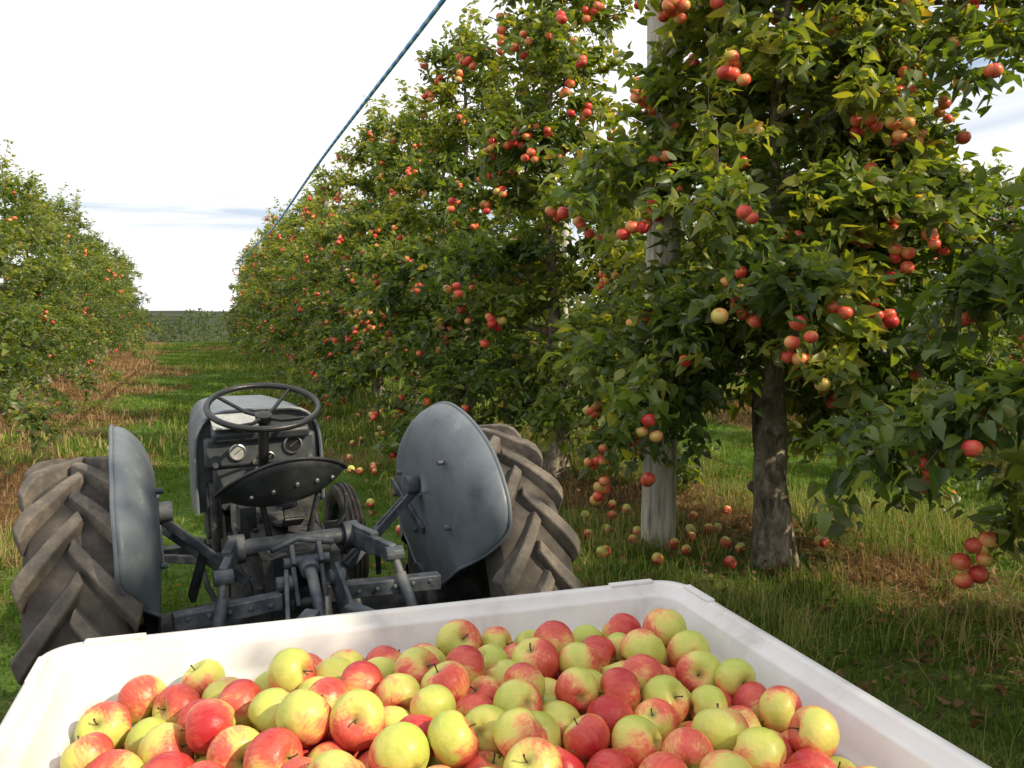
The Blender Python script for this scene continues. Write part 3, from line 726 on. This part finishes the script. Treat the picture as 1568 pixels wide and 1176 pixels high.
for i in range(nR+1):
    r_=i/nR
    for j in range(nU):
        a=2*math.pi*j/nU; sx_=math.cos(a); sy_=math.sin(a)
        x=.228*(1-.12*max(0,sy_)**2)*r_*sx_; yv=.19*r_*sy_
        vs.append((x,yv,seatz(x,yv)))
for i in range(nR):
    for j in range(nU): fs.append((i*nU+j,i*nU+(j+1)%nU,(i+1)*nU+(j+1)%nU,(i+1)*nU+j))
e=MB(); e.add(vs,fs); e.tube([vs[nR*nU+j] for j in range(nU)],.006,8,0,closed=True)
for (a,b) in ((-.05,-.13),(.03,-.14),(.10,-.12),(-.12,-.10),(.16,-.08)):
    zz=seatz(a,b); nv=Vector((a*.5,b,-.16)).normalized(); p=Vector((a,b,zz))
    e.tube([p-nv*.002,p+nv*.006],.007,8,1)
seat=e.obj('seat',[M_seat,M_wire],tr,angle=60); seat.location=(-.02,-.02,1.035); seat.rotation_euler=(R(-10),R(-7),0)
s=seat.modifiers.new('s','SOLIDIFY'); s.thickness=.004
e=MB()
pp=[(0,.28,.90),(0,.15,.92),(0,.02,.95),(0,-.06,.99),(0,-.02,1.02)]
for a,b in zip(pp[:-1],pp[1:]): e.bar(a,b,.07,.014,up=(0,0,1))
e.tube([(-.07,.06,.90),(-.10,.02,1.05)],.012,8); e.tube([(.07,.06,.90),(.10,.02,1.05)],.012,8)
e.obj('seat_spring',[M_cast],tr,bevel=.003)
def hood():
    n=17; secs=[(.74,.265,.94,1.29),(1.0,.265,.90,1.295),(1.5,.245,.86,1.28),(1.95,.22,.80,1.24),(2.10,.20,.72,1.19)]
    vs=[];fs=[]
    for (y,hw,zb,zt) in secs:
        for i in range(n):
            t=i/(n-1); a=math.pi*t; cx=math.cos(a); sx_=math.sin(a)
            x=hw*(abs(cx)**.42)*(1 if cx>0 else -1); z=zb+(zt-zb)*(sx_**.42)
            if i in(0,n-1): z=zb-.08
            vs.append((x,y,z))
    k=len(secs)
    for s in range(k-1):
        for i in range(n-1): fs.append((s*n+i,s*n+i+1,(s+1)*n+i+1,(s+1)*n+i))
    fs.append(tuple((k-1)*n+i for i in range(n)))
    e=MB(); e.add(vs,fs)
    e.tube([vs[i] for i in range(n)],.008,6)
    e.obj('hood',[M_paint],tr,angle=50)
    e=MB(); v2=[(x*.96,.762,z) for (x,y,z) in vs[:n]]; e.add(v2,[tuple(range(n))])
    e.obj('dash_panel',[M_dash],tr)
    e=MB()
    e.box((0,.70,1.205),(.40,.12,.05),(18,0,0)); e.box((0,.715,1.12),(.46,.07,.13)); e.box((0,.725,1.00),(.40,.06,.12))
    e.obj('instrument_cowl',[M_dash],tr,bevel=.015)
    e=MB()
    for (x,z,r_) in ((-.10,1.12,.036),(.13,1.135,.040),(.03,1.09,.022)):
        e.lathe([(.678,r_),(.668,r_),(.666,r_*.86),(.672,r_*.82)],24,(x,0,z),axis='Y',mat=1)
        e.lathe([(.673,r_*.84),(.673,.0)],24,(x,0,z),axis='Y',mat=0 if x<0 else 2)
        e.tube([(x-r_*.3,.670,z-r_*.2),(x+r_*.5,.670,z+r_*.4)],.002,4,1)
    for x in(-.19,-.03,.20): e.tube([(x,.68,1.075),(x,.655,1.075)],.012,10,1)
    e.obj('gauges',[M_glass,M_chrome,M_black],tr)
    e=MB(); e.box((-.10,.66,1.255),(.20,.15,.01),(16,0,0)); e.obj('tool_tray',[M_glass],tr,bevel=.003)
    e=MB(); e.box((0,1.3,.75),(.24,1.0,.30)); e.box((0,1.98,.55),(.30,.2,.2)); e.bar((-.55,1.82,.42),(.55,1.82,.42),.08,.07)
    for sx in(-1,1): e.tube([(sx*.22,.9,1.0),(sx*.20,.72,.98),(sx*.20,.7,.70)],.02,8); e.box((sx*.20,.74,.86),(.06,.06,.22)); e.bar((sx*.16,.9,.6),(sx*.5,1.82,.42),.03,.04)
    e.obj('engine_and_front_axle',[M_cast],tr,bevel=.01)
hood()
hub=Vector((-.02,.42,1.335)); til=R(18)
e=MB(); rr=.212
ring=[Vector((rr*math.cos(a),rr*math.sin(a),.0)) for a in np.linspace(0,2*math.pi,49)[:-1]]
e.tube(ring,.0125,10,0,closed=True)
for k in range(4):
    a=math.pi/4+k*math.pi/2+.12; d=Vector((math.cos(a),math.sin(a),0))
    e.tube([d*.02+Vector((0,0,-.045)),d*.08+Vector((0,0,-.042)),d*.15+Vector((0,0,-.02)),d*.212],[.009,.008,.0075,.007],8,0)
e.lathe([(-.075,.02),(-.06,.032),(-.035,.034),(-.028,.02),(-.026,0)],20,axis='Z'); e.tube([(0,0,-.07),(0,0,-.30)],[.020,.022],14)
e.tube([(0,0,-.30),(0,0,-.42)],.045,14)
for sx in(-1,1): e.tube([(0,0,-.11),(sx*.09,.02,-.10),(sx*.12,.02,-.09)],.006,6)
o=e.obj('steering_wheel',[M_black],tr,angle=60); o.location=hub; o.rotation_euler=(til,0,0)

# ---------------------------------------------------------------- sky and sun
el=R(37); az=R(140)
sv=Vector((math.sin(az)*math.cos(el),math.cos(az)*math.cos(el),math.sin(el)))
ld=bpy.data.lights.new('sun','SUN'); ld.energy=5.0; ld.angle=R(.6); ld.color=(1,.86,.62)
lo=bpy.data.objects.new('sun',ld); lo.rotation_euler=sv.to_track_quat('Z','Y').to_euler(); link(lo)
w=bpy.data.worlds.new('World'); scene.world=w; w.use_nodes=True; nt=w.node_tree; bg=nt.nodes['Background']
sky=nt.nodes.new('ShaderNodeTexSky'); sky.sky_type='NISHITA'; sky.sun_disc=False; sky.sun_elevation=el; sky.sun_rotation=az; sky.air_density=1.; sky.dust_density=1.5
tc=nt.nodes.new('ShaderNodeTexCoord'); sep=nt.nodes.new('ShaderNodeSeparateXYZ'); nt.links.new(tc.outputs['Generated'],sep.inputs[0])
mp=mapping(nt,tc.outputs['Generated'],(1.5,1.5,22)); n1=noise(nt,mp.outputs[0],1.6,4,.55,.3)
mp2=mapping(nt,tc.outputs['Generated'],(1.2,1.2,5)); n2=noise(nt,mp2.outputs[0],2.2,4,.6,.4)
right=mathn(nt,'MULTIPLY_ADD',sep.outputs[0],.8,mathn(nt,'MULTIPLY',sep.outputs[1],.1))
rm=ramp(nt,right,[(.46,(0,0,0)),(.66,(1,1,1))])
em=ramp(nt,sep.outputs[2],[(.24,(1,1,1)),(.38,(.25,.25,.25))])
gap=mathn(nt,'MULTIPLY',mathn(nt,'MULTIPLY',rm.outputs[0],em.outputs[0]),ramp(nt,n2.outputs[0],[(.34,(0,0,0)),(.50,(1,1,1))]).outputs[0])
low=ramp(nt,sep.outputs[2],[(.085,(0,0,0)),(.10,(1,1,1)),(.118,(1,1,1)),(.14,(0,0,0))])
stk=mathn(nt,'MULTIPLY',low.outputs[0],ramp(nt,n1.outputs[0],[(.33,(0,0,0)),(.46,(1,1,1))]).outputs[0])
cloud=mix(nt,stk,(10.9,10.9,10.9),(6.4,7.4,8.6))
blue=mix(nt,.35,sky.outputs[0],(5.0,7.4,11.))
c=mix(nt,mathn(nt,'MULTIPLY',gap,.85),cloud,blue)
c=mix(nt,.04,c,sky.outputs[0])
nt.links.new(c,bg.inputs['Color']); bg.inputs['Strength'].default_value=.108
# ---------------------------------------------------------------- camera
cd=bpy.data.cameras.new('camera'); cd.sensor_width=36; cd.lens=29.85; cd.clip_end=3000; cd.clip_start=.02
co=bpy.data.objects.new('camera',cd); co.location=(0,0,1.70); co.rotation_euler=(R(90-4.75),0,R(-21)); link(co); scene.camera=co
scene.view_settings.view_transform='Standard'; scene.view_settings.look='None'; scene.view_settings.exposure=0
